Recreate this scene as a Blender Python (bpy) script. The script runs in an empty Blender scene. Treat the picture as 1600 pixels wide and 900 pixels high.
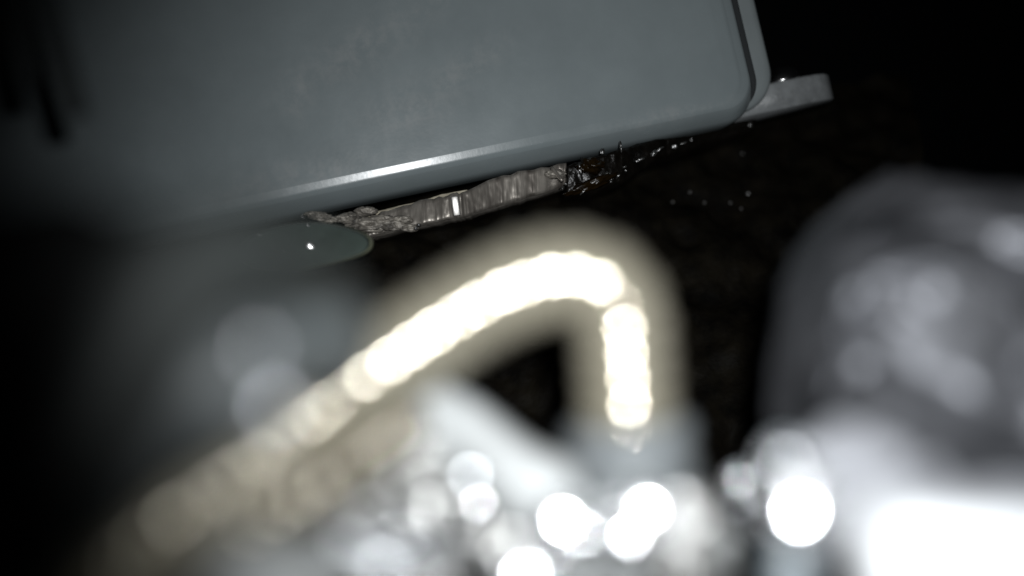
import bpy, bmesh, math, random
from mathutils import Vector, Matrix, noise
from mathutils.bvhtree import BVHTree

random.seed(7)
S = bpy.context.scene
COL = S.collection
R = math.radians

# ------------------------------------------------------------------ camera
cam_d = bpy.data.cameras.new('camera')
cam_d.sensor_width = 36.0
cam_d.lens = 30.0
cam_d.clip_start = 0.005
cam_d.clip_end = 50.0
cam_d.dof.use_dof = True
cam_d.dof.focus_distance = 0.408
cam_d.dof.aperture_fstop = 1.9
cam_d.dof.aperture_blades = 0
cam = bpy.data.objects.new('camera', cam_d)
cam.location = (0, 0, 0)
cam.rotation_euler = (R(90), 0, 0)
COL.objects.link(cam)
S.camera = cam

# ------------------------------------------------------------------ world: the dark inside of an engine bay
W = bpy.data.worlds.new('World')
S.world = W
W.use_nodes = True
W.node_tree.nodes['Background'].inputs['Color'].default_value = (0.55, 0.62, 0.7, 1)
W.node_tree.nodes['Background'].inputs['Strength'].default_value = 0.002

# ------------------------------------------------------------------ the flash beside the lens
fl = bpy.data.lights.new('flash', 'SPOT')
fl.energy = 4.6
fl.color = (0.96, 0.985, 1.0)
fl.shadow_soft_size = 0.006
fl.spot_size = R(80)
fl.spot_blend = 1.0
flash = bpy.data.objects.new('flash', fl)
flash.location = (0.012, -0.004, 0.014)
COL.objects.link(flash)
def aim(o, target):
    o.rotation_euler = (Vector(target) - o.location).to_track_quat('-Z', 'Y').to_euler()
aim(flash, (0.045, 0.4, 0.015))

S.view_settings.view_transform = 'Standard'
S.view_settings.look = 'None'
S.view_settings.exposure = 0.0
S.view_settings.gamma = 1.0
S.cycles.use_denoising = True
S.cycles.use_adaptive_sampling = False
S.cycles.max_bounces = 6
S.cycles.sample_clamp_indirect = 4.0
S.cycles.caustics_reflective = False
S.cycles.caustics_refractive = False

# ------------------------------------------------------------------ helpers
F = 30.0 / 36.0 * 1600.0
def at(px, py, d):
    """a place in the bay: d metres out from the lens, seen at px, py of the 1600 x 900 photograph"""
    return Vector(((px - 800) / F * d, d, (450 - py) / F * d))

def mat(name, base, rough=0.5, metal=0.0, spec=0.5, var=0.0, vscale=60.0, bump=0.0, bscale=200.0, stretch=None,
        base2=None, coat=0.0, rvar=0.0, trans=0.0, ior=1.45, sss=0.0, bdist=0.001):
    m = bpy.data.materials.new(name)
    m.use_nodes = True
    nt = m.node_tree
    b = nt.nodes['Principled BSDF']
    b.inputs['Base Color'].default_value = (*base, 1)
    b.inputs['Roughness'].default_value = rough
    b.inputs['Metallic'].default_value = metal
    b.inputs['Specular IOR Level'].default_value = spec
    b.inputs['Coat Weight'].default_value = coat
    b.inputs['Coat Roughness'].default_value = 0.08
    b.inputs['Transmission Weight'].default_value = trans
    b.inputs['IOR'].default_value = ior
    if sss:
        b.inputs['Subsurface Weight'].default_value = sss
        b.inputs['Subsurface Radius'].default_value = (0.004, 0.004, 0.003)
    tc = nt.nodes.new('ShaderNodeTexCoord')
    src = tc.outputs['Object']
    if stretch:
        mp = nt.nodes.new('ShaderNodeMapping')
        mp.inputs['Scale'].default_value = stretch
        nt.links.new(src, mp.inputs['Vector'])
        src = mp.outputs['Vector']
    if var or base2:
        n = nt.nodes.new('ShaderNodeTexNoise')
        n.inputs['Scale'].default_value = vscale
        n.inputs['Detail'].default_value = 6
        n.inputs['Roughness'].default_value = 0.62
        nt.links.new(src, n.inputs['Vector'])
        r = nt.nodes.new('ShaderNodeValToRGB')
        r.color_ramp.elements[0].position = 0.32
        r.color_ramp.elements[1].position = 0.68
        lo = base2 if base2 else tuple(c * (1 - var) for c in base)
        hi = base if base2 else tuple(min(1, c * (1 + var)) for c in base)
        r.color_ramp.elements[0].color = (*lo, 1)
        r.color_ramp.elements[1].color = (*hi, 1)
        nt.links.new(n.outputs['Fac'], r.inputs['Fac'])
        nt.links.new(r.outputs['Color'], b.inputs['Base Color'])
        if rvar:
            mr = nt.nodes.new('ShaderNodeMapRange')
            mr.inputs['From Min'].default_value = 0.3
            mr.inputs['From Max'].default_value = 0.7
            mr.inputs['To Min'].default_value = max(0.03, rough - rvar)
            mr.inputs['To Max'].default_value = min(1, rough + rvar)
            nt.links.new(n.outputs['Fac'], mr.inputs['Value'])
            nt.links.new(mr.outputs['Result'], b.inputs['Roughness'])
    if bump:
        n2 = nt.nodes.new('ShaderNodeTexNoise')
        n2.inputs['Scale'].default_value = bscale
        n2.inputs['Detail'].default_value = 5
        nt.links.new(src, n2.inputs['Vector'])
        bp = nt.nodes.new('ShaderNodeBump')
        bp.inputs['Strength'].default_value = bump
        bp.inputs['Distance'].default_value = bdist
        nt.links.new(n2.outputs['Fac'], bp.inputs['Height'])
        nt.links.new(bp.outputs['Normal'], b.inputs['Normal'])
    return m

def obj(name, verts, faces, m, parent=None, smooth=True):
    me = bpy.data.meshes.new(name)
    me.from_pydata([tuple(v) for v in verts], [], faces)
    me.validate()
    bm = bmesh.new(); bm.from_mesh(me)
    bmesh.ops.recalc_face_normals(bm, faces=bm.faces)
    bm.to_mesh(me); bm.free()
    if smooth:
        me.polygons.foreach_set('use_smooth', [True] * len(me.polygons))
    me.materials.append(m)
    o = bpy.data.objects.new(name, me)
    COL.objects.link(o)
    if parent:
        o.parent = parent
    return o

def thing(name, label, cat, loc, group=None, rot=None):
    o = bpy.data.objects.new(name, None)
    o.empty_display_size = 0.01
    COL.objects.link(o)
    if rot is not None:
        o.matrix_world = Matrix.Translation(loc) @ rot.to_4x4()
    else:
        o.location = loc
    o['label'] = label; o['category'] = cat
    if group: o['group'] = group
    return o

def tag(o, label, cat, group=None):
    o['label'] = label; o['category'] = cat
    if group: o['group'] = group
    return o

def loft(loops, close=True, cap0=True, cap1=True):
    n = len(loops[0]); v = []; f = []
    for L in loops: v += L
    for i in range(len(loops) - 1):
        for j in range(n if close else n - 1):
            k = (j + 1) % n
            f.append((i*n+j, i*n+k, (i+1)*n+k, (i+1)*n+j))
    if cap0: f.append(tuple(range(n)))
    if cap1: f.append(tuple(range((len(loops)-1)*n, len(loops)*n)))
    return v, f

def spline(pts, step):
    """catmull-rom through pts, resampled to even arc length"""
    P = [2*pts[0]-pts[1]] + list(pts) + [2*pts[-1]-pts[-2]]
    out = []
    for i in range(1, len(P)-2):
        a, b, c, d = P[i-1:i+3]
        for k in range(60):
            t = k/60
            out.append(0.5*((2*b)+(c-a)*t+(2*a-5*b+4*c-d)*t*t+(3*b-a-3*c+d)*t**3))
    out.append(P[-2])
    res = [out[0]]; acc = 0
    for i in range(1, len(out)):
        seg = (out[i]-out[i-1]).length; pos = 0
        while acc + (seg-pos) >= step:
            pos += step-acc; acc = 0
            res.append(out[i-1].lerp(out[i], pos/seg))
        acc += seg-pos
    return res

def tube(path, rad, n=28):
    """rad(s) gives the radius at arc length s"""
    loops = []; s = 0
    t = (path[1]-path[0]).normalized()
    u = t.orthogonal().normalized()
    for i, p in enumerate(path):
        t = (path[min(i+1, len(path)-1)] - path[max(i-1, 0)]).normalized()
        u = (u - t*u.dot(t)).normalized(); w = t.cross(u)
        if i: s += (p-path[i-1]).length
        r = rad(s)
        loops.append([p + (u*math.cos(a)+w*math.sin(a))*r for a in (2*math.pi*k/n for k in range(n))])
    return loft(loops)

def ico(radius, sub=3):
    bm = bmesh.new()
    bmesh.ops.create_icosphere(bm, subdivisions=sub, radius=radius)
    v = [x.co.copy() for x in bm.verts]; f = [tuple(a.index for a in q.verts) for q in bm.faces]
    bm.free(); return v, f

def lump(size, amp, freq, seed, sub=4, ridged=False):
    v, f = ico(1.0, sub); out = []
    for p in v:
        q = p*freq + Vector((seed*3.1, seed*1.7, seed*5.3))
        h = noise.fractal(q, 0.9, 2.1, 4)
        if ridged: h = 0.6 - 2.0*abs(noise.noise(q)) + 0.4*h
        k = 1 + amp*h
        out.append(Vector((p.x*size[0]*k, p.y*size[1]*k, p.z*size[2]*k)))
    return out, f

def rbox(sx, sy, sz, r, seg=3):
    bm = bmesh.new()
    bmesh.ops.create_cube(bm, size=1)
    for x in bm.verts: x.co = Vector((x.co.x*sx, x.co.y*sy, x.co.z*sz))
    bmesh.ops.bevel(bm, geom=list(bm.edges), offset=r, segments=seg, profile=0.5, affect='EDGES')
    bm.verts.index_update()
    v = [x.co.copy() for x in bm.verts]; f = [tuple(a.index for a in q.verts) for q in bm.faces]
    bm.free(); return v, f

def lathe(profile, axis, n=32):
    """profile (radius, height) turned about axis"""
    a = Vector(axis).normalized(); u = a.orthogonal().normalized(); w = a.cross(u)
    loops = [[a*h + (u*math.cos(t)+w*math.sin(t))*max(r, 1e-5) for t in (2*math.pi*k/n for k in range(n))] for r, h in profile]
    return loft(loops)

# ------------------------------------------------------------------ materials
M = {}
M['box'] = mat('grey_plastic', (0.190, 0.220, 0.228), 0.26, spec=0.6, var=0.05, vscale=28, bump=0.025, bscale=500, rvar=0.05)
M['rim'] = mat('grey_plastic_rim', (0.20, 0.225, 0.23), 0.5, spec=0.4, var=0.06, vscale=60)
M['ear'] = mat('grey_cast_ear', (0.19, 0.20, 0.205), 0.4, spec=0.4, var=0.25, vscale=110, bump=0.3, bscale=500)
M['smear'] = mat('dusty_smear', (0.36, 0.37, 0.36), 0.8, spec=0.2, var=0.1)
M['chrome'] = mat('bright_steel', (0.82, 0.83, 0.84), 0.12, metal=1.0)
M['satin'] = mat('satin_steel', (0.62, 0.64, 0.66), 0.3, metal=1.0, var=0.2, vscale=150)
M['alloy'] = mat('machined_alloy', (0.38, 0.35, 0.31), 0.36, metal=0.6, base2=(0.09, 0.078, 0.068), vscale=230, stretch=(1, 1, 0.07), bump=0.2, bscale=700, bdist=0.0006)
M['torn'] = mat('torn_alloy', (0.36, 0.33, 0.285), 0.5, metal=0.3, base2=(0.05, 0.045, 0.04), vscale=200, bump=0.5, bscale=400, bdist=0.0012)
M['plateglint'] = mat('alloy_glint', (0.62, 0.60, 0.57), 0.42, metal=0.9, var=0.1)  # lighter alloy that makes the corner plate's glint
M['paleplastic'] = mat('pale_gasket', (0.42, 0.38, 0.29), 0.6, base2=(0.27, 0.24, 0.18), vscale=120)
M['glint'] = mat('wet_bead', (0.8, 0.8, 0.8), 0.25, metal=1.0)
M['oilyedge'] = mat('oil_soaked_metal', (0.006, 0.005, 0.004), 0.3, spec=0.35, base2=(0.002, 0.0016, 0.001), vscale=140, bump=0.6, bscale=350)
M['scrap'] = mat('scrap_foil', (0.42, 0.42, 0.41), 0.3, metal=0.8, var=0.2, vscale=80, bump=0.5, bscale=160, bdist=0.003)
M['groove_shade'] = mat('grey_black_groove_shade', (0.035, 0.038, 0.04), 0.6, spec=0.2)  # near-black colour for the shade in the housing groove
M['mirror'] = mat('polished_steel', (0.85, 0.85, 0.85), 0.2, metal=1.0)
M['tab'] = mat('greenish_plastic', (0.066, 0.086, 0.076), 0.22, spec=0.5, var=0.25, vscale=70)
M['tabedge'] = mat('greenish_plastic_edge', (0.17, 0.18, 0.12), 0.35, spec=0.4, var=0.2, vscale=60)
M['oil'] = mat('clear_oil', (0.02, 0.02, 0.018), 0.33, spec=1.0, ior=2.0)
M['amber'] = mat('amber_resin', (0.012, 0.0068, 0.002), 0.2, spec=0.15, base2=(0.002, 0.0015, 0.001), vscale=90)
M['casting'] = mat('oily_black_casting', (0.008, 0.0066, 0.0043), 0.6, spec=0.06, base2=(0.002, 0.0018, 0.0015), vscale=70, bump=0.4, bscale=220, bdist=0.002)
M['bulkhead'] = mat('black_bulkhead', (0.006, 0.007, 0.008), 0.7, spec=0.1, var=0.3)
M['hose'] = mat('cream_hose', (0.150, 0.139, 0.108), 0.14, spec=0.9, ior=2.2, var=0.08, vscale=90)
M['hose2'] = mat('tan_hose', (0.075, 0.069, 0.052), 0.14, spec=0.8, ior=1.8, var=0.1, vscale=90)
M['ferrule'] = mat('grey_fitting', (0.12, 0.13, 0.135), 0.4, spec=0.4, var=0.15, vscale=70)
M['cast'] = mat('bright_cast_metal', (0.25, 0.26, 0.26), 0.55, metal=0.1, var=0.35, vscale=70, bump=0.3, bscale=250)
M['darkcast'] = mat('dark_cast_metal', (0.30, 0.31, 0.32), 0.27, metal=0.75, var=0.4, vscale=90, bump=0.4, bscale=200, bdist=0.003)
M['foil'] = mat('crumpled_foil', (0.20, 0.205, 0.222), 0.5, metal=0.75, base2=(0.025, 0.026, 0.03), vscale=45, bump=0.3, bscale=120, bdist=0.003)
M['white'] = mat('white_plastic', (0.78, 0.8, 0.82), 0.4, var=0.03)
M['palegrey'] = mat('pale_grey_plastic', (0.2, 0.205, 0.22), 0.5, var=0.1)
M['bluegrey'] = mat('blue_grey_tube', (0.16, 0.185, 0.2), 0.4, var=0.1)
M['black'] = mat('black_rubber', (0.003, 0.0032, 0.0032), 0.7, spec=0.05, var=0.2)
M['blackplastic'] = mat('black_plastic', (0.018, 0.021, 0.021), 0.6, spec=0.2, var=0.15)
M['dimhaze'] = mat('dark_grey_haze', (0.014, 0.016, 0.0155), 0.6, spec=0.15, var=0.3, vscale=60)
M['greyrubber'] = mat('grey_rubber', (0.042, 0.047, 0.048), 0.5, spec=0.3, var=0.3, vscale=60)

for k_ in ('hose', 'hose2'):
    M[k_].node_tree.nodes['Principled BSDF'].inputs['Specular Tint'].default_value = (1.0, 0.93, 0.76, 1)

# ------------------------------------------------------------------ setting: back of the bay and the oily casting
def wall(name, corners, m, nx, ny, amp, freq, seed):
    a, b, c, d = corners; v = []; f = []
    nrm = (b-a).cross(d-a).normalized()
    for j in range(ny+1):
        for i in range(nx+1):
            s, t = i/nx, j/ny
            p = (a.lerp(b, s)).lerp(d.lerp(c, s), t)
            v.append(p + nrm*amp*noise.fractal(p*freq + Vector((seed, 0, 0)), 0.8, 2.0, 5))
    for j in range(ny):
        for i in range(nx):
            k = j*(nx+1)+i
            f.append((k, k+1, k+nx+2, k+nx+1))
    return obj(name, v, f, m)
bulk = wall('bulkhead_wall', [Vector((-1.6, 1.15, -1.2)), Vector((1.6, 1.15, -1.2)), Vector((1.6, 1.15, 1.2)), Vector((-1.6, 1.15, 1.2))],
            M['bulkhead'], 24, 18, 0.03, 3.0, 1.0)
bulk['kind'] = 'structure'
cast = wall('engine_block_surface', [at(300, 1000, 0.31), at(1560, 1000, 0.34), at(1420, 110, 0.56), at(330, 330, 0.46)],
            M['casting'], 150, 90, 0.008, 26.0, 4.0)
cast['kind'] = 'structure'
casting_bvh = BVHTree.FromPolygons([v.co.copy() for v in cast.data.vertices], [tuple(p.vertices) for p in cast.data.polygons])

# ------------------------------------------------------------------ the grey box
P0 = at(600, 269, 0.40)
U = Vector((1.0, 0.12, 0.228)).normalized()
V = Vector((-0.214, -0.02, 0.98)); V = (V - U*V.dot(U)).normalized()
N = U.cross(V).normalized()          # out of the front face, towards the lens
ROT = Matrix((U, -N, V)).transposed()  # local x along the edge, y into the box, z up the face
box = thing('grey_housing', 'big smooth grey plastic housing with a rounded lower edge, filling the top of the picture', 'housing', P0, rot=ROT)

def box_loop(xl, xr, zb, zt, r, y, drift, n=12):
    """outline with rounded lower corners; the right side leans inward with height"""
    pts = []
    lean = lambda x, z: x - drift*(z-zb)
    for k in range(n+1):
        a = math.pi + k/n*math.pi/2
        pts.append((xl + r + r*math.cos(a), zb + r + r*math.sin(a)))
    for k in range(1, 60):
        pts.append((xl + r + (xr-xl-2*r)*k/60, zb))
    for k in range(n+1):
        a = 1.5*math.pi + k/n*math.pi/2
        pts.append((xr - r + r*math.cos(a), zb + r + r*math.sin(a)))
    for k in range(1, 12): pts.append((xr, zb + r + (zt-zb-r)*k/12))
    pts += [(xr, zt), (xl, zt)]
    return [Vector((lean(x, z) if x > 0 else x, y, z)) for x, z in pts]
XL, XR, ZT, DR = -0.24, 0.1905, 0.26, 0.02
loops = []
# (depth, outward at the bottom, outward at the right)
prof = [(0.0, -0.0050, -0.022), (0.0, -0.0023, -0.018), (0.0, -0.0019, -0.0165)]
to_lens = (-P0).normalized(); to_flash = (flash.location - P0).normalized()
hv = (to_lens + to_flash).normalized()
fa = math.atan2(-hv.dot(V), hv.dot(N))         # narrow facet shaped and tilted for the flash highlight along the edge
for k in range(0, 5):
    w_ = 0.0034*k/4
    prof.append((0.00004 + w_*math.tan(fa), -0.0017 + w_, -0.016 + 0.0016*k))
prof.append((prof[-1][0] + 0.0001, prof[-1][1] + 0.00025, -0.0094))
for k in range(1, 5):
    a = fa + R(12) + (R(38)-fa-R(12))*k/4
    prof.append((prof[-1][0] + 0.0006*math.sin(a), prof[-1][1] + 0.0006*math.cos(a), -0.0094 + 0.0013*k))
prof += [(0.0062, 0.0066, -0.0022), (0.0090, 0.0085, -0.0006), (0.0125, 0.0097, 0.0), (0.018, 0.0102, 0.0), (0.024, 0.0104, 0.0), (0.034, 0.0104, 0.0)]
for d, ob, orr in prof:
    loops.append(box_loop(XL, XR+orr, -ob, ZT, 0.013 + max(0, ob)*0.4, d, DR))
v, f = loft(loops, cap0=True, cap1=True)
body = obj('housing_body', v, f, M['box'], box)
# flange plate behind the body, seen as the lip beyond a dark groove on the right
fl_loops = []
for d, k in [(0.0150, -0.0040), (0.0152, -0.0016), (0.0162, -0.0004), (0.0180, 0.0), (0.048, 0.0), (0.050, -0.0015)]:
    fl_loops.append(box_loop(XL+0.004, XR+0.0148+k, -0.0050-k, ZT, 0.020, d, DR))
v, f = loft(fl_loops)
obj('flange', v, f, M['rim'], box)
gk = []  # dark strip added to stand for the shade in the groove
for d, k in [(0.0100, -0.0008), (0.0104, 0.0), (0.0160, 0.0)]:
    gk.append(box_loop(XL+0.006, XR+0.0030+k, -0.0050-k, ZT, 0.016, d, DR))
v, f = loft(gk)
obj('groove_shade', v, f, M['groove_shade'], box)
# mounting ear out of the flange
def ear_loop(z, inset):
    p = []
    x0, x1, y0, y1 = XR-0.006, XR+0.0535-inset, 0.0215+inset, 0.054-inset
    r = 0.015
    p += [(x0, y0), (x1-0.018, y0 - 0.001)]
    for k in range(9):
        a = -math.pi/2 + k/8*math.pi/2
        p.append((x1 - r + r*math.cos(a), y0 + r + r*math.sin(a)))
    for k in range(9):
        a = k/8*math.pi/2
        p.append((x1 - r + r*math.cos(a), y1 - r + r*math.sin(a)))
    p.append((x0, y1))
    return [Vector((x, y, z)) for x, y in p]
el = [ear_loop(z, i) for z, i in [(-0.0070, 0.0012), (-0.0063, 0.0), (0.0062, 0.0), (0.0074, 0.0008), (0.0078, 0.0022)]]
v, f = loft(el)
ear = obj('mounting_ear', v, f, M['ear'], box)
sv, sf = lathe([(0.0078, 0), (0.0078, 0.0006), (0.0072, 0.0028), (0.0058, 0.0048), (0.0036, 0.0062), (0.0016, 0.0067), (0.0, 0.0068)], (0, 0, 1))
sv = [p*1.25 for p in sv]
c = Vector((XR+0.026, 0.0300, 0.0074))
scr = obj('screw', [p + c for p in sv], sf, M['mirror'], ear)
# faint dusty smears on the face (dust stays put on the plastic)
def dust(m, spots):
    nt = m.node_tree; b = nt.nodes['Principled BSDF']
    tc = nt.nodes.new('ShaderNodeTexCoord')
    total = None
    for loc, scl, rot in spots:
        mp = nt.nodes.new('ShaderNodeMapping'); mp.vector_type = 'TEXTURE'
        mp.inputs['Location'].default_value = loc
        mp.inputs['Rotation'].default_value = (0, rot, 0)
        mp.inputs['Scale'].default_value = scl
        nt.links.new(tc.outputs['Object'], mp.inputs['Vector'])
        g = nt.nodes.new('ShaderNodeTexGradient'); g.gradient_type = 'SPHERICAL'
        nt.links.new(mp.outputs['Vector'], g.inputs['Vector'])
        if total is None: total = g.outputs['Fac']
        else:
            ad = nt.nodes.new('ShaderNodeMath'); ad.operation = 'MAXIMUM'
            nt.links.new(total, ad.inputs[0]); nt.links.new(g.outputs['Fac'], ad.inputs[1]); total = ad.outputs[0]
    n = nt.nodes.new('ShaderNodeTexNoise'); n.inputs['Scale'].default_value = 130; n.inputs['Detail'].default_value = 7
    n.inputs['Roughness'].default_value = 0.7
    nt.links.new(tc.outputs['Object'], n.inputs['Vector'])
    mr = nt.nodes.new('ShaderNodeMapRange'); mr.inputs['From Min'].default_value = 0.42; mr.inputs['From Max'].default_value = 0.72
    nt.links.new(n.outputs['Fac'], mr.inputs['Value'])
    mu = nt.nodes.new('ShaderNodeMath'); mu.operation = 'MULTIPLY'
    nt.links.new(total, mu.inputs[0]); nt.links.new(mr.outputs['Result'], mu.inputs[1])
    mu2 = nt.nodes.new('ShaderNodeMath'); mu2.operation = 'MULTIPLY'; mu2.inputs[1].default_value = 0.55
    nt.links.new(mu.outputs[0], mu2.inputs[0])
    mix = nt.nodes.new('ShaderNodeMix'); mix.data_type = 'RGBA'
    old = b.inputs['Base Color'].links[0].from_socket
    nt.links.new(old, mix.inputs['A']); mix.inputs['B'].default_value = (0.33, 0.335, 0.33, 1)
    nt.links.new(mu2.outputs[0], mix.inputs['Factor'])
    nt.links.new(mix.outputs['Result'], b.inputs['Base Color'])
dust(M['box'], [((-0.030, 0, 0.045), (.012, .01, .020), R(25)), ((0.018, 0, 0.026), (.035, .01, .020), R(-10)), ((0.040, 0, 0.036), (.05, .01, .012), R(-25)),
                ((0.045, 0, 0.075), (.012, .01, .007), R(-10)), ((0.0, 0, 0.058), (.06, .01, .016), R(-20)), ((-0.03, 0, 0.006), (.07, .01, .012), 0), ((0.14, 0, -0.001), (.05, .01, .006), 0)])

# ------------------------------------------------------------------ alloy block with torn edge under the box
def strip(name, pts_top, pts_bot, thick, m, parent, sub=10, amp=0.0004, seed=1, vstripe=0.0003):
    """a slab whose front face runs between two polylines, subdivided and roughened"""
    def samp(poly, t):
        x = t*(len(poly)-1); i = min(int(x), len(poly)-2)
        return poly[i].lerp(poly[i+1], x-i)
    cols = sub*(len(pts_top)-1); rows = 10
    v = []; f = []
    back = Vector((0.0, thick, 0.0))
    for i in range(cols+1):
        t = i/cols
        a, b = samp(pts_top, t), samp(pts_bot, t)
        st = (noise.noise(Vector((i*0.53, seed*7.0, 0))) + noise.noise(Vector((i*0.11, seed*3.0, 0)))*3.0)*vstripe
        for j in range(rows+1):
            p = a.lerp(b, j/rows)
            edge = 0.0005*(abs(2*j/rows-1)**14)
            h = amp*noise.fractal(p*380 + Vector((seed, 0, 0)), 0.8, 2, 4) + st
            v.append(p + Vector((0, -h + edge, 0)))
        v.append(b + back); v.append(a + back)
    L = rows+3
    for i in range(cols):
        for j in range(L):
            k = (j+1) % L
            f.append((i*L+j, i*L+k, (i+1)*L+k, (i+1)*L+j))
    f.append(tuple(range(L))); f.append(tuple(range(cols*L, cols*L+L)))
    o = obj(name, v, f, m, parent)
    return o
blk = thing('alloy_block', 'broken silvery alloy edge with upright machining marks, sticking out below the grey housing', 'metal block', (0, 0, 0))
rag = random.Random(3)
def ragged(poly, n, amp):
    out = []
    for i in range(n+1):
        x = i/n*(len(poly)-1); k = min(int(x), len(poly)-2)
        p = poly[k].lerp(poly[k+1], x-k)
        out.append(p + Vector((0, rag.uniform(-.6, .6)*amp, rag.uniform(-1, 1)*amp)))
    return out
top = [at(566, 345, .404), at(600, 330, .403), at(640, 318, .402), at(680, 308, .4005), at(704, 304, .3985), at(714, 302, .3972), at(724, 299, .400), at(760, 284, .405), at(800, 271, .408), at(840, 262, .411), at(885, 256, .416)]
bot = [at(574, 371, .402), at(604, 362, .401), at(644, 353, .400), at(684, 346, .399), at(707, 341, .398), at(716, 340, .3965), at(727, 337, .399), at(764, 325, .404), at(804, 314, .408), at(844, 302, .411), at(884, 290, .417)]
strip('machined_face', ragged(top, 34, .0007), ragged(bot, 34, .0003), 0.05, M['alloy'], blk, sub=6, amp=0.00022, seed=2, vstripe=0.0001)
# added plate at the corner, lighter and square to the flash for its glint
fc = at(712, 322, .3958)
fn = (-fc.normalized() + (flash.location - fc).normalized()).normalized()
fz = Vector((-0.14, 0, 1)); fz = (fz - fn*fz.dot(fn)).normalized(); fx = fn.cross(fz)
v, f = rbox(.0034, .0026, .0092, .0005, 2)
obj('glint_plate', [fc + fx*p.x - fn*p.y + fz*p.z for p in v], f, M['plateglint'], blk)
et = [at(886, 258, .405), at(925, 246, .406), at(970, 232, .410), at(1005, 222, .424), at(1045, 210, .434), at(1085, 200, .444), at(1180, 178, .464)]
eb = [at(886, 302, .405), at(925, 300, .406), at(970, 286, .410), at(1005, 262, .424), at(1045, 244, .434), at(1085, 232, .444), at(1180, 206, .464)]
strip('oily_edge', ragged(et, 20, .0006), ragged(eb, 20, .0012), 0.05, M['oilyedge'], blk, sub=5, amp=0.0007, seed=9, vstripe=0.0002)
# pale gasket strip and the torn lip
gt = [at(572, 334, .405), at(620, 322, .404), at(660, 313, .404), at(690, 303, .406), at(730, 296, .408)]
gb = [at(576, 344, .404), at(622, 334, .403), at(662, 322, .403), at(690, 309, .405), at(730, 303, .407)]
strip('gasket', gt, gb, 0.03, M['paleplastic'], blk, sub=10, amp=0.0008, seed=5, vstripe=0.0002)
for i, (px, py, d, s) in enumerate([(560, 347, .398, .0042), (548, 340, .400, .0036), (580, 352, .399, .0048), (598, 345, .399, .0040), (572, 330, .401, .0032),
                                    (500, 338, .392, .0030), (514, 343, .395, .0026), (488, 335, .392, .0022), (536, 342, .397, .0026), (612, 352, .398, .0036), (628, 344, .3985, .0030),
                                    (640, 356, .3975, .0026), (868, 272, .410, .003)]):
    v, f = lump((s*1.5, s*0.8, s*0.6), 0.5, 1.7, i+1.0, 4, True)
    c = at(px, py, d)
    obj('torn_lip', [p + c for p in v], f, M['torn'], blk)
a0, a1 = at(862, 262, .409), at(879, 283, .405)
v, f = tube([a0.lerp(a1, k/6) for k in range(7)], lambda s: 0.0009, 10)
obj('burr', v, f, M['alloy'], blk)

# ------------------------------------------------------------------ greenish plastic tab
tabc = at(486, 384, 0.372)
outline = [(380, 372), (430, 352), (490, 346), (540, 354), (572, 366), (581, 380), (572, 394), (545, 404), (505, 413), (462, 421), (400, 425), (370, 405)]
pts = [at(x, y, 0.345 + (x-480)*0.00006 + (420-y)*0.00022) for x, y in outline]
cen = sum(pts, Vector())/len(pts)
dense = []
n = len(pts)
for i in range(n):
    a, b, c_, d_ = pts[i-1], pts[i], pts[(i+1) % n], pts[(i+2) % n]
    for k in range(6):
        t = k/6
        dense.append(0.5*((2*b)+(c_-a)*t+(2*a-5*b+4*c_-d_)*t*t+(3*b-a-3*c_+d_)*t**3))
tl = []
for dy, sc in [(-0.0012, 0.82), (-0.0010, 0.90), (0.0, 0.97), (0.0016, 1.0), (0.009, 1.0)]:
    tl.append([cen + (p-cen)*sc + Vector((0, dy, 0)) for p in dense])
tab = thing('plastic_tab', 'dark greenish plastic tab with a pale rim and bright glint, lower left of the housing', 'plastic tab', cen)
v, f = loft(tl[:3])
obj('tab_plate', [p - cen for p in v], f, M['tab'], tab)
v, f = loft(tl[2:])
obj('tab_edge', [p - cen for p in v], f, M['tabedge'], tab)
for px, py, s in [(481, 351, .0008), (481, 379, .0007), (473, 338, .0006), (405, 364, .0007), (445, 390, .0005)]:
    v, f = ico(s, 3)
    c = at(px, py, 0.345 + (px-480)*0.00006 + (420-py)*0.00022 - 0.0012) - cen
    obj('bead', [Vector((p.x, p.y*0.6, p.z)) + c for p in v], f, M['glint'] if s > .001 else M['oil'], tab)

def dome(r, flat, ax_):
    rc = r*flat; am = math.asin(0.9/flat)
    return lathe([(r, -r*0.5), (r*0.97, -r*0.3)] + [(rc*math.sin(am*(1-k/12)), -r*0.25 + rc*(math.cos(am*(1-k/12))-math.cos(am))) for k in range(13)], ax_, 32)
c = at(486, 384, 0.345 + 36*0.00022 - 0.002)  # mirror dome added to make the tab's bright glint
v, f = dome(.0021, 3.6, Vector((0.006, 0, 0.007)) - c)
obj('glint_stud', [p + c - cen for p in v], f, M['mirror'], tab)

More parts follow.
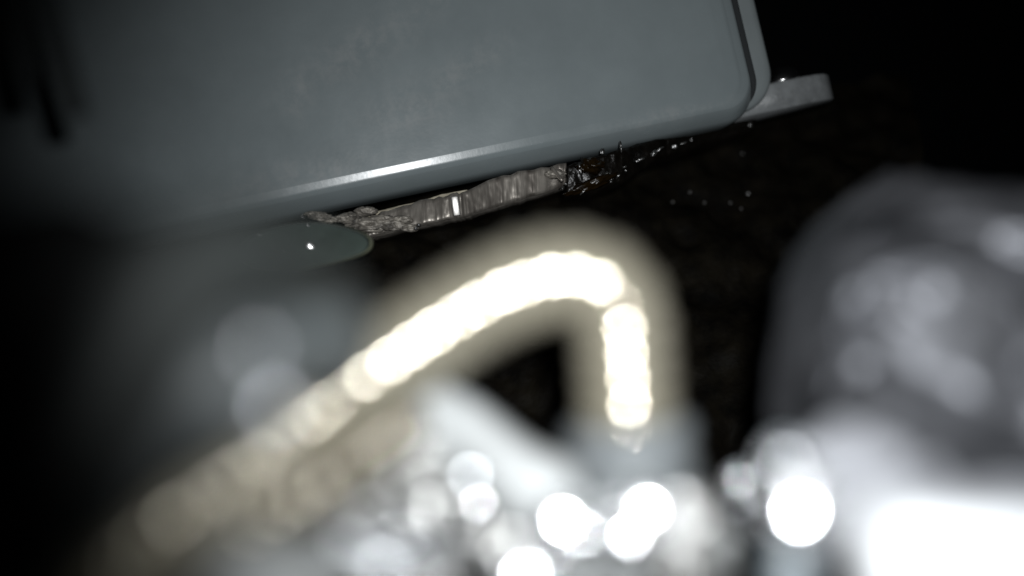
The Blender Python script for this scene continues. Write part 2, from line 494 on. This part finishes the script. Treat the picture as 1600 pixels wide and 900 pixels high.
# ------------------------------------------------------------------ oil drops and resin under the housing
oil_group = 'glossy oil drops under the grey housing'
drop_spots = [(906, 263, .4, .55, 2.6, .12), (970, 230, .405, .5, 2.5, .14), (941, 237, .41, 1.0, 1.6, 0), (879, 294, .4, 1.0, .6, 1.2), (884, 288, .4, .7, .5, .2),
              (911, 300, .4, .4, 1.9, -.8), (948, 271, .405, .9, .8, 0), (955, 280, .405, 1.3, .8, .6), (966, 275, .405, 1.1, .6, .5), (976, 261, .41, 1.0, .5, .3),
              (978, 267, .41, .7, .6, 0), (1000, 250, .42, 2.4, .7, .4), (1022, 240, .425, 1.9, 1.3, .7), (1030, 234, .425, 2.4, .6, .6), (1054, 229, .43, 1.7, 1.2, .3), (1068, 224, .43, 1.8, .6, .35),
              (1080, 219, .44, .9, .8, 0), (1017, 214, .44, 1.2, 1.6, 0), (1048, 209, .44, 1.2, 2.4, .1), (1068, 207, .44, 1.5, 1.2, .5), (1079, 205, .44, 1.0, 1.1, 0), (1002, 232, .43, 1.1, 1.0, 0),
              (1172, 195, .46, 1.3, 1.3, 0), (650, 357, .393, .8, .8, 0), (654, 352, .393, .9, .9, 0)]
for i, (px, py, d, sx, sz, ang) in enumerate(drop_spots):
    v, f = lump((sx*.001, .0009, sz*.001), 0.6, 1.9, i*1.3+2, 3)
    c = at(px, py, d)
    rot = Matrix.Rotation(-ang, 3, 'Y')
    o = obj('oil_drop', [rot @ p for p in v], f, M['oil'])
    o.location = c
    own = {0: 'bright upright oil streak just left of the amber resin under the grey housing', 1: 'short bright upright oil streak right of the amber resin, touching the housing edge',
           23: 'oil drop at the underside of the alloy block, lower of two', 24: 'oil drop at the underside of the alloy block, upper of two', 22: 'lone oil drop below the mounting ear of the housing'}
    tag(o, own.get(i, 'tiny glossy drop of oil glinting in the dark strip under the grey housing'), 'oil drop', oil_group)
for px, py, d in [(1051, 316, .47), (1101, 317, .475), (1141, 317, .475), (1169, 303, .48), (1160, 240, .5), (1158, 326, .475), (1078, 300, .48), (1095, 233, .48)]:
    v, f = ico(.0009 if px != 1169 else .0016, 3)
    ray = at(px, py, 1.0).normalized()
    hit = casting_bvh.ray_cast(Vector((0, 0, 0)), ray)[0]
    o = obj('oil_droplet', v, f, M['oil']); o.location = hit if hit else at(px, py, d)
    tag(o, 'faint round droplet on the dark oily surface below the housing', 'oil droplet', 'droplets on the dark oily surface')
v, f = lump((.0058, .005, .0036), 0.5, 1.9, 9.0, 4)
o = obj('resin_blob', v, f, M['amber']); o.location = at(922, 259, .403)
tag(o, 'dark amber resin blob hanging right behind two bright streaks under the housing', 'resin blob')
v, f = lump((.0115, .005, .0024), 0.45, 1.8, 12.0, 4)
rot = Matrix.Rotation(-.35, 3, 'Y')
o = obj('resin_blob', [rot @ p for p in v], f, M['amber']); o.location = at(925, 288, .402)
tag(o, 'long dark amber resin blob lying just above the bent hose', 'resin blob')

# ------------------------------------------------------------------ the bent cream hose
def away(px, py, r):
    p = at(px, py, 1.0); return p.normalized()*r
hp = [away(40, 1010, .131), away(230, 845, .1460), away(400, 722, .1595), away(480, 662, .1655), away(560, 600, .1685), away(700, 505, .1705), away(800, 452, .1715), away(880, 432, .1722),
      away(940, 447, .1730), away(968, 490, .1743), away(976, 560, .1754), away(979, 615, .1760), away(982, 664, .1764)]
path = spline(hp, 0.00022)
PITCH = 0.0052
hose = thing('ribbed_hose', 'bent cream ribbed hose arching across the middle, with a blown out white highlight', 'hose', hp[-1])
rib_rng = random.Random(5)
ribs = [(rib_rng.choice((0.45, 0.7, 1.0, 1.6)), rib_rng.uniform(-1, 1), rib_rng.uniform(-1, 1)) for _ in range(200)]
def rib_radius(s, pitch, R0, dome_, groove, even=0.0):
    k = int(s/pitch); q = 2*((s/pitch) - k) - 1     # -1..1 across one rib
    g, tilt, off = ribs[k % 200]
    g = g + (1.0-g)*even
    c_ = abs(q)
    return R0 - dome_*g*q*q + 0.00006*tilt*q + 0.00005*off - groove*max(0, (c_-0.72)/0.28)**1.5
S_FLAT = sum((hp[k+1]-hp[k]).length for k in range(4))     # ribs shaped flatter beyond here so the highlight burns white
def hr(s):
    k = min(1.0, max(0.0, (s - S_FLAT + 0.034)/0.030))
    return rib_radius(s, PITCH, 0.0099, 0.00150 + (0.00036-0.00150)*k, 0.0010, k)
v, f = tube(path, hr, 40)
obj('hose_tube', [p - hp[-1] for p in v], f, M['hose'], hose)
ax = (at(994, 780, .179) - at(981, 620, .178)).normalized()
fv, ff = lathe([(0.0085, -0.001), (0.0100, -0.0006), (0.0103, 0.0), (0.0103, 0.0035), (0.0094, 0.004), (0.0094, 0.0055), (0.0103, 0.006), (0.0103, 0.0088), (0.008, 0.010)], ax, 40)
fv = [p*1.22 for p in fv]
obj('end_fitting', fv, ff, M['ferrule'], hose)

hp2 = [at(150, 990, .125), at(300, 893, .136), at(420, 812, .145), at(510, 752, .151), at(575, 706, .158), at(625, 668, .172), at(650, 630, .192)]  # tube added to carry a second row of glints below the hose
path2 = spline(hp2, 0.00035)
v, f = tube(path2, lambda s: rib_radius(s + 0.05, 0.0052, 0.0062, 0.0014, 0.0008), 30)
o = obj('glint_tube', [p - hp2[3] for p in v], f, M['hose2']); o.location = hp2[3]
tag(o, 'thinner tan ribbed tube added for the second row of glints along the underside of the bent cream hose', 'tube')

# ------------------------------------------------------------------ bright metal under the hose
arm = spline([at(590, 672, .182), at(680, 666, .180), at(750, 696, .176), at(812, 748, .174), at(875, 790, .174), at(930, 818, .176)], 0.002)
loops = []
for i, p in enumerate(arm):
    t = (arm[min(i+1, len(arm)-1)] - arm[max(i-1, 0)]).normalized()
    w = t.cross(Vector((0, 1, 0))).normalized(); dd = Vector((0, 1, 0))
    k = 0.0080 + 0.0013*math.sin(i*0.35)
    loops.append([p + w*k*math.copysign(abs(math.cos(a))**0.6, math.cos(a)) + dd*0.006*math.copysign(abs(math.sin(a))**0.6, math.sin(a)) for a in (2*math.pi*q/20 for q in range(20))])
v, f = loft(loops)
o = obj('slanted_bracket', [p - arm[0] for p in v], f, M['cast']); o.location = arm[0]
tag(o, 'bright slanting metal bracket below the bend of the hose', 'bracket')

def lumpthing(name, px, py, d, size, amp, freq, seed, m, label, cat, group=None, sub=4):
    v, f = lump(size, amp, freq, seed, sub)
    o = obj(name, v, f, m); o.location = at(px, py, d)
    return tag(o, label, cat, group)
lumpthing('engine_casting', 770, 925, .235, (.058, .016, .027), .32, 2.6, 3.0, M['darkcast'], 'dark mottled grey metal casting under the hose at the bottom of the picture', 'metal casting', sub=5)
lumpthing('metal_clamp', 985, 845, .192, (.019, .010, .013), .45, 1.6, 5.0, M['cast'], 'shiny clamp of lumpy metal below the hose end, glaring white', 'clamp', sub=5)
lumpthing('metal_stub', 590, 850, .150, (.013, .008, .006), .4, 1.7, 6.0, M['darkcast'], 'small grey metal stub between the tan tube and the casting', 'metal stub')
lumpthing('metal_block', 420, 905, .130, (.013, .008, .005), .4, 1.7, 8.0, M['cast'], 'pale metal block at the bottom edge under the tan tube', 'metal block')

for px, py, d, sz, sd, lab in [(640, 715, .178, (.010, .006, .007), 41, 'pale crumpled foil scrap tucked under the start of the slanting bracket'),
                               (700, 830, .19, (.015, .006, .008), 42, 'crumpled foil scrap left of the domes with the creamy glint'),
                               (800, 850, .18, (.008, .005, .007), 43, 'small crumpled foil scrap between the creamy glint and the bright dome'),
                               (470, 885, .16, (.009, .005, .005), 45, 'grey crumpled foil scrap at the bottom edge under the tan tube'),
                               (570, 825, .17, (.010, .005, .006), 46, 'grey crumpled foil scrap in the hollow between the tan tube and the dark casting'),
                               (640, 890, .165, (.008, .005, .005), 47, 'crumpled foil scrap at the bottom edge left of the dark casting'),
                               (1070, 850, .17, (.006, .005, .010), 44, 'warm grey crumpled foil scrap right of the glaring clamp')]:
    v, f = lump(sz, .45, 1.9, sd, 5, True)
    o = obj('foil_scrap', v, f, M['scrap']); o.location = at(px, py, d)
    tag(o, lab, 'foil scrap', 'crumpled foil scraps below the hose')
def bolt(px, py, d, r, m, label, flat=2.0, aim_at=Vector((0.006, 0, 0.007))):  # mirror dome turned to the flash; most are added for their blur discs
    p = at(px, py, d)
    ax_ = (aim_at - p).normalized()
    t = thing('glint_dome', label, 'bolt', p)
    v, f = lathe([(r*1.25, -r*1.2), (r*1.25, -r*0.55), (r*1.1, -r*0.5)], ax_, 28)
    obj('dome_base', v, f, M['darkcast'], t)
    rc = r*flat; am = math.asin(0.9/flat)
    prof_ = [(r, -r*0.5), (r*0.97, -r*0.3)] + [(rc*math.sin(am*(1-k/12)), -r*0.25 + rc*(math.cos(am*(1-k/12))-math.cos(am))) for k in range(13)]
    v, f = lathe(prof_, ax_, 32)
    obj('mirror_dome', v, f, m, t)
    return t
bolt(748, 786, .180, .0022, M['chrome'], 'small round dome added for a creamy white glint on the dark casting', 2.2)
bolt(735, 742, .165, .0022, M['satin'], 'soft white glint dome just above the creamy glint on the casting', 2.0)
bolt(748, 822, .182, .0018, M['satin'], 'dull glint dome just below the creamy glint on the casting', 1.2)
bolt(880, 812, .156, .0036, M['chrome'], 'bright glint dome left of the glaring clamp', 4.0)
bolt(915, 832, .158, .0026, M['chrome'], 'glint dome wedged between the two brightest glares', 2.2)
bolt(860, 867, .156, .0022, M['chrome'], 'pale see-through looking glint disc just below the bright dome left of the clamp', 1.6)
bolt(1012, 795, .156, .0042, M['chrome'], 'largest blown out glint dome right below the hose end', 5.0)
bolt(972, 806, .158, .0030, M['chrome'], 'glint dome on the left flank of the largest glare', 4.0)
bolt(985, 836, .158, .0032, M['chrome'], 'glint dome merging into the underside of the largest glare', 4.0)
bolt(822, 903, .142, .0030, M['chrome'], 'glint dome at the bottom edge below the casting', 3.0)
bolt(1157, 750, .185, .0020, M['chrome'], 'lone small bolt in the dark gap left of the white glare', 1.7)
bolt(1157, 790, .185, .0014, M['satin'], 'faint glint dome just below the lone small bolt in the gap', 1.1)

# ------------------------------------------------------------------ crumpled foil shield on the right
fv, ff = [], []
nx, ny = 130, 110
edge_pts = [(1200, 900), (1190, 760), (1186, 640), (1190, 530), (1206, 450), (1238, 385), (1290, 322), (1370, 272)]
def edge_at(t):
    x = t*(len(edge_pts)-1); i = min(int(x), len(edge_pts)-2); k = x-i
    a, b = edge_pts[i], edge_pts[i+1]
    return a[0]+(b[0]-a[0])*k, a[1]+(b[1]-a[1])*k
def foil_pt(s, t):
    ex, ey = edge_at(t)
    px = ex + (1760-ex)*s
    py = ey + 32*math.sin(min(1.0, s*2.2)*math.pi/2)*max(0, t-.5)*2*(1-0.35*s)
    d = 0.156 + 0.030*t + 0.05*max(0, t-.6) + 0.06*max(0, t-.45)*s + 0.035*(1-s)**6 - 0.012*math.sin(s*math.pi)
    p = at(px, py, d)
    q = p*30 + Vector((3.3, 0, 1.2))
    h = 0.5 - abs(noise.noise(q)) + 0.40*(0.5 - abs(noise.noise(q*2.1 + Vector((9, 3, 1))))) + 0.12*noise.noise(q*4.3)
    return p + Vector((0, -0.022*h, 0))
for j in range(ny+1):
    for i in range(nx+1):
        fv.append(foil_pt(i/nx, j/ny))
base = len(fv)
for j in range(ny+1):
    for i in range(nx+1):
        fv.append(fv[j*(nx+1)+i] + Vector((0, 0.004, 0)))
for j in range(ny):
    for i in range(nx):
        k = j*(nx+1)+i
        ff.append((k, k+1, k+nx+2, k+nx+1)); ff.append((base+k, base+k+nx+1, base+k+nx+2, base+k+1))
def rimq(a, b): ff.append((a, base+a, base+b, b))
for i in range(nx): rimq(i, i+1); rimq(ny*(nx+1)+i+1, ny*(nx+1)+i)
for j in range(ny): rimq((j+1)*(nx+1), j*(nx+1)); rimq(j*(nx+1)+nx, (j+1)*(nx+1)+nx)
o = obj('heat_shield', fv, ff, M['foil'])
tag(o, 'crumpled dark silvery foil shield filling the right side', 'heat shield')

# ------------------------------------------------------------------ white block, bright bolt and blue grey tube at lower right
wb = thing('white_connector', 'overexposed white plastic block in the bottom right corner', 'connector', at(1530, 880, .105))
v, f = rbox(.032, .014, .0135, .0022)
rot = Matrix.Rotation(R(0), 3, 'Y')
o = obj('connector_shell', v, f, M['white'], wb)
wb.location = at(1555, 888, .112)
lumpthing('grey_moulding', 1480, 800, .142, (.030, .010, .0085), .25, 1.4, 14.0, M['palegrey'], 'pale grey moulding behind the top edge of the white block', 'moulding')
lumpthing('grey_moulding', 1330, 770, .146, (.011, .008, .011), .25, 1.4, 15.0, M['palegrey'], 'pale grey moulding between the oval white glare and the white block', 'moulding')
bolt(1250, 776, .133, .0042, M['chrome'], 'large oval white bolt head in front of the blue grey tube', 5.0)
bolt(1250, 800, .132, .0030, M['chrome'], 'glint dome merging into the foot of the large oval white glare', 3.0)
bolt(1228, 722, .136, .0022, M['satin'], 'dim glint dome just above the large oval white one', 1.1)
tp = spline([at(1235, 985, .152), at(1238, 880, .154), at(1240, 800, .157), at(1232, 745, .16), at(1225, 705, .168)], .001)
v, f = tube(tp, lambda s: 0.0042, 24)
o = obj('upright_tube', [p - tp[0] for p in v], f, M['bluegrey']); o.location = tp[0]
tag(o, 'pale blue grey tube rising behind the large oval white glare', 'tube')

# ------------------------------------------------------------------ dark things close to the lens on the left
cv = thing('groove_bars', 'two slanting black bars put in for the dark of two grooves at the upper left', 'grille', at(60, 60, .22))
def bar(name, a, b, r, m, parent):
    pth = [a.lerp(b, k/10) for k in range(11)]
    v, f = tube(pth, lambda s: r, 20)
    return obj(name, [p - parent.location for p in v], f, m, parent)
bar('groove_dark', at(2, -90, .20), at(48, 135, .205), .0030, M['blackplastic'], cv)  # black bars stand in for the dark of two grooves
bar('groove_dark', at(44, -90, .20), at(120, 180, .205), .0027, M['blackplastic'], cv)
lumpthing('rubber_boot', 80, 472, .105, (.0195, .010, .0138), .12, 1.2, 21.0, M['black'], 'black rubber boot looming at the left edge', 'rubber boot')
cp = spline([at(-150, 1000, .105), at(60, 830, .108), at(200, 720, .11), at(320, 620, .112), at(420, 555, .116), at(500, 520, .125), at(520, 560, .14)], .001)
v, f = tube(cp, lambda s: 0.0062 + 0.0006*math.sin(s*300), 24)
o = obj('rubber_pipe', [p - cp[0] for p in v], f, M['greyrubber']); o.location = cp[0]
tag(o, 'dim grey rubber pipe beside the cream hose on its left', 'pipe')
bolt(405, 548, .108, .0009, M['satin'], 'faint round glint dome added over the grey rubber pipe, upper one', 1.3)  # domes added for the faint blur discs over the pipe
bolt(345, 620, .108, .0008, M['satin'], 'faint round glint dome added over the grey rubber pipe, lower one', 1.2)
bolt(430, 634, .112, .0020, M['satin'], 'pale glint dome added where the rubber pipe meets the cream hose', 1.1)

cp = spline([at(120, 760, .088), at(215, 580, .091), at(290, 440, .094), at(370, 392, .10), at(455, 430, .115), at(540, 530, .14)], .001)  # dark tube added for the dim haze at the housing's lower left
v, f = tube(cp, lambda s: 0.0058, 24)
o = obj('haze_cable', [p - cp[0] for p in v], f, M['dimhaze']); o.location = cp[0]
tag(o, 'very dark blurred cable added as dim haze, looping up below the left end of the grey housing', 'cable')
